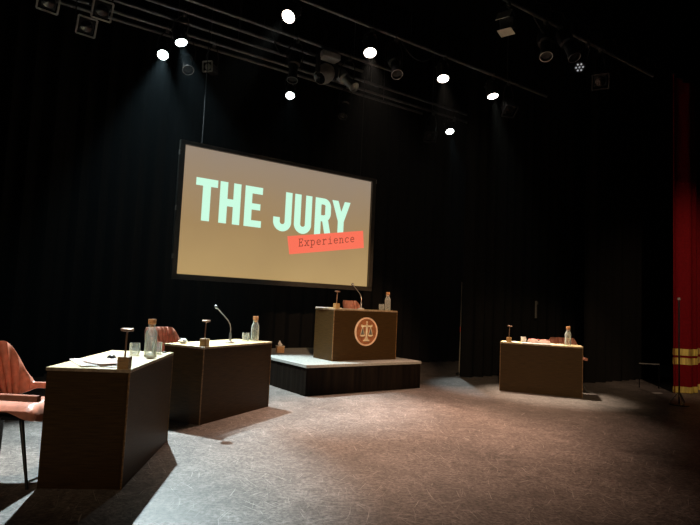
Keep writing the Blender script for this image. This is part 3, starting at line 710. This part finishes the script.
def unlit(kind, pos, aim, t, lab, size=.12, frame=None, lens=None):
    p = Vector(pos); d = Vector(aim).normalized(); P = ST(p.dot(ES), t, PZ)
    root = thing('unlit_'+kind, lab, 'stage light', P, A); inv = RA.inverted(); dl = inv @ d; cl = inv @ (p-P); q = aimrot(dl)
    R_ = size
    if kind == 'fresnel':
        b = B(); box(b, cl+q @ Vector((0, 0, -.02)), (R_*1.9, R_*1.9, .24), q, bevel=.02); obj('housing', b, M['fixture'], root)
        b = B(); lathe(b, [(.001, .105), (R_*.72, .105), (R_*.72, .12), (.001, .13)], cl, q, 24, cap=False); obj('lens', b, lens or M['darkglass'], root, True)
        b = B(); w_ = R_*1.15
        for (x, y, sx, sy) in ((0, w_, 2*w_, .022), (0, -w_, 2*w_, .022), (w_, 0, .022, 2*w_), (-w_, 0, .022, 2*w_)): box(b, cl+q @ Vector((x, y, .13)), (sx+.0, sy+.0, .02), q)
        obj('colour_frame', b, frame or M['fix_grey'], root)
    elif kind == 'floodlight':
        b = B(); box(b, cl, (.20, .15, .12), q, bevel=.015); obj('housing', b, M['fixture'], root)
        for sgn in (-1, 1):
            b = B(); rq = q @ Euler((sgn*.55, 0, 0)).to_matrix(); box(b, cl+q @ Vector((0, sgn*.11, .13)), (.19, .006, .17), rq); obj('barn_door', b, M['panel'], root)
    elif kind == 'moving_head':
        b = B(); lathe(b, [(.001, -.17), (.10, -.16), (.15, -.08), (.155, .02), (.13, .12), (.115, .17), (.10, .175), (.001, .15)], cl, q, 28, cap=False); obj('head', b, M['fix_grey'], root, True)
        b = B(); box(b, (0, 0, -.13), (.34, .20, .11), bevel=.02); obj('base', b, M['fix_grey'], root)
        for sgn in (-1, 1):
            b = B(); box(b, (sgn*.17, cl.y*.5, (cl.z-.12)/2), (.04, .12, abs(cl.z+.12)+.12), bevel=.015); obj('yoke_arm', b, M['fixture'], root)
        b = B(); lathe(b, [(.001, .155), (.095, .176), (.10, .18), (.105, .172)], cl, q, 28, cap=False); obj('lens', b, M['darkglass'], root, True)
    elif kind == 'led_par':
        b = B(); lathe(b, [(.001, -.10), (.07, -.10), (R_, -.04), (R_, .06), (R_*.95, .065), (.001, .05)], cl, q, 28, cap=False); obj('housing', b, M['fixture'], root, True)
        for k in range(7):
            rr = 0 if k == 6 else R_*.58; a_ = k*PI/3; v = q @ Vector((rr*math.cos(a_), rr*math.sin(a_), .066))
            b = B(); lathe(b, [(.001, .004), (.013, .003), (.014, -.012)], cl+v, q, 12, cap=False); obj('led_lens', b, lens or M['led'], root, True)
    elif kind == 'profile_spot':
        b = B(); lathe(b, [(.001, -.28), (.09, -.27), (.11, -.15), (.10, -.05), (.07, -.03), (.07, .18), (.082, .19), (.082, .25), (.07, .25), (.065, .22), (.001, .21)], cl, q, 24, cap=False); obj('housing', b, frame or M['fixture'], root, True)
        b = B(); tube(b, [cl+q @ Vector((.085*math.cos(x), .085*math.sin(x), .25)) for x in [k*PI/10 for k in range(20)]], .006, 6, True); obj('lens_ring', b, M['steel'], root, True)
    w_ = R_+.03
    if kind != 'moving_head':
        b = B(); x0, y0 = cl.x, cl.y
        tube(b, [(x0-w_, y0, cl.z), (x0-w_, y0*.6, cl.z*.5), (-w_*.5+x0*.3, 0, -.085), (w_*.5+x0*.3, 0, -.085), (x0+w_, y0*.6, cl.z*.5), (x0+w_, y0, cl.z)], .009, 8); obj('yoke', b, M['fixture'], root, True)
    b = B(); box(b, (0, 0, -.055), (.05, .05, .05), bevel=.005); tube(b, [(.0, -.033*math.cos(k*PI/6), .033*math.sin(k*PI/6)) for k in range(-2, 9)], .008, 6); obj('clamp', b, M['steel'], root, True)
    return root
toC = lambda p, down=.0: (Vector((0, 0, 1.2))-Vector(p)).normalized()+Vector((0, 0, -down))
for pos, t, lab in (((-3.75, 7.05, 4.86), 7.75, 'unlit lamp with square grey frame at upper left, the lower of the pair'),
                    ((-3.40, 6.74, 4.93), 7.4, 'unlit lamp with square grey frame at upper left, the upper of the pair'),
                    ((-3.91, 6.41, 4.83), 7.4, 'unlit square-framed lamp cut by the top edge at far left')):
    unlit('fresnel', pos, toC(pos)+Vector((.2, 0, -.2)), t, lab, .10)
unlit('moving_head', (-.56, 8.64, 5.02), (-.45, -.6, -.7), 7.4, 'pale grey moving-head lamp left of the warm spotlight above the screen', .15)
unlit('profile_spot', (-.20, 8.84, 5.02), (.5, -.4, -.6), 7.4, 'grey lamp touching the right side of the moving-head lamp', .11, M['fix_grey'])
unlit('fresnel', (-2.43, 8.58, 4.99), (-.2, -.9, -.1), 8.42, 'small grey box lamp above the left part of the screen', .07, M['fix_grey'], M['fix_grey'])
unlit('profile_spot', (-2.75, 8.30, 4.98), (.3, -.5, -.8), 8.42, 'silver-edged unlit lamp under the second cool spotlight', .10)
unlit('profile_spot', (-1.04, 8.30, 4.95), (0, -.3, -1), 7.4, 'dark unlit lamp right above the small cool spotlight', .11)
unlit('profile_spot', (.56, 8.04, 4.95), (.1, -.5, -.8), 6.4, 'dark unlit profile lamp right of the warm spotlight over the screen end', .11)
unlit('fresnel', (1.59, 11.23, 4.95), (0, -.6, -.8), 8.42, 'dark unlit lamp left of the lowest lit spotlight', .11, M['fixture'])
unlit('fresnel', (2.90, 11.42, 4.97), (-.25, -.9, -.35), 8.08, 'unlit lamp with faint square frame right of the lowest lit spotlight, left of its twin', .09, M['fixture'])
unlit('fresnel', (3.16, 11.60, 4.97), (-.25, -.9, -.35), 8.08, 'unlit lamp with faint square frame right of the lowest lit spotlight, right of its twin', .09, M['fixture'])
unlit('floodlight', (1.98, 6.94, 5.09), (-.55, -.75, -.45), 4.7, 'unlit floodlight with two beige flaps at the top right', .10)
unlit('profile_spot', (2.64, 7.37, 5.03), (-.1, -.45, -.9), 4.7, 'unlit lamp with shiny curved rim right of the beige-flapped floodlight', .11)
unlit('profile_spot', (3.00, 7.45, 5.08), (.2, -.4, -.9), 4.7, 'unlit silver-rimmed lamp above the cluster of small emitters', .11)
unlit('led_par', (3.42, 8.05, 5.05), toC((3.42, 8.05, 5.05)), 4.7, 'lamp with seven small dim emitters at upper right', .085)
unlit('fresnel', (3.78, 8.12, 4.91), toC((3.78, 8.12, 4.91))+Vector((0, 0, -.4)), 4.7, 'last unlit lamp of the rig at upper right, lowest of its group', .10, M['fixture'])
unlit('fresnel', (2.74, 9.47, 4.92), (.1, -.5, -.8), 6.4, 'dark unlit lamp just right of the rightmost warm spotlight', .10, M['fixture'])
unlit('profile_spot', (-.24, 10.03, 5.0), (-.1, -.4, -.9), 8.42, 'dark unlit lamp hanging below the moving-head lamp', .11)
# loose cables between pipes
for i, (P0, P1, sag, lab) in enumerate(((ST(3.25, 7.4, 5.36), ST(3.62, 7.4, 5.36), .30, 'looped cable hanging beside the unlit lamp above the small cool spotlight'),
                                   (ST(3.82, 7.4, 5.36), ST(4.18, 7.4, 5.36), .12, 'short cable looped along the pipe to the moving-head lamp'),
                                   (ST(6.0, 4.7, 5.36), ST(6.9, 4.7, 5.36), .22, 'cable draped between the unlit lamps at upper right'),
                                   (ST(5.0, 6.4, 5.36), ST(5.7, 6.4, 5.36), .20, 'cable draped between the second and third warm spotlights'))):
    b = B(); P = []
    for k in range(15):
        f = k/14; q = P0.lerp(P1, f); q.z -= sag*4*f*(1-f); P.append(q)
    tube(b, P, .009, 7); tag(obj('cable', b, M['fixture'], None, True), lab, 'cable')

# ------------------------------------------------------------ groups of repeated things
GR = {'desk': 'dark wooden courtroom desks', 'chair': 'leather tub chairs', 'desk lamp': 'T-shaped lamps on the desks', 'bottle': 'corked water bottles on the desks', 'glass': 'drinking glasses on the desks',
      'microphone': 'gooseneck microphones on the desks', 'pipe': 'lighting pipes of the rig', 'paper': 'loose papers on the desks', 'cable': 'cables in the rig'}
for o in C.objects:
    if o.parent is None and o.get('category'):
        c = o['category']
        if c == 'stage light': o['group'] = 'lit spotlights of the rig' if o.name.startswith('stage_spotlight') else 'unlit lamps of the rig'
        elif c in GR: o['group'] = GR[c]
        elif o.name.startswith('stage_curtain'): o['group'] = 'black stage curtains'
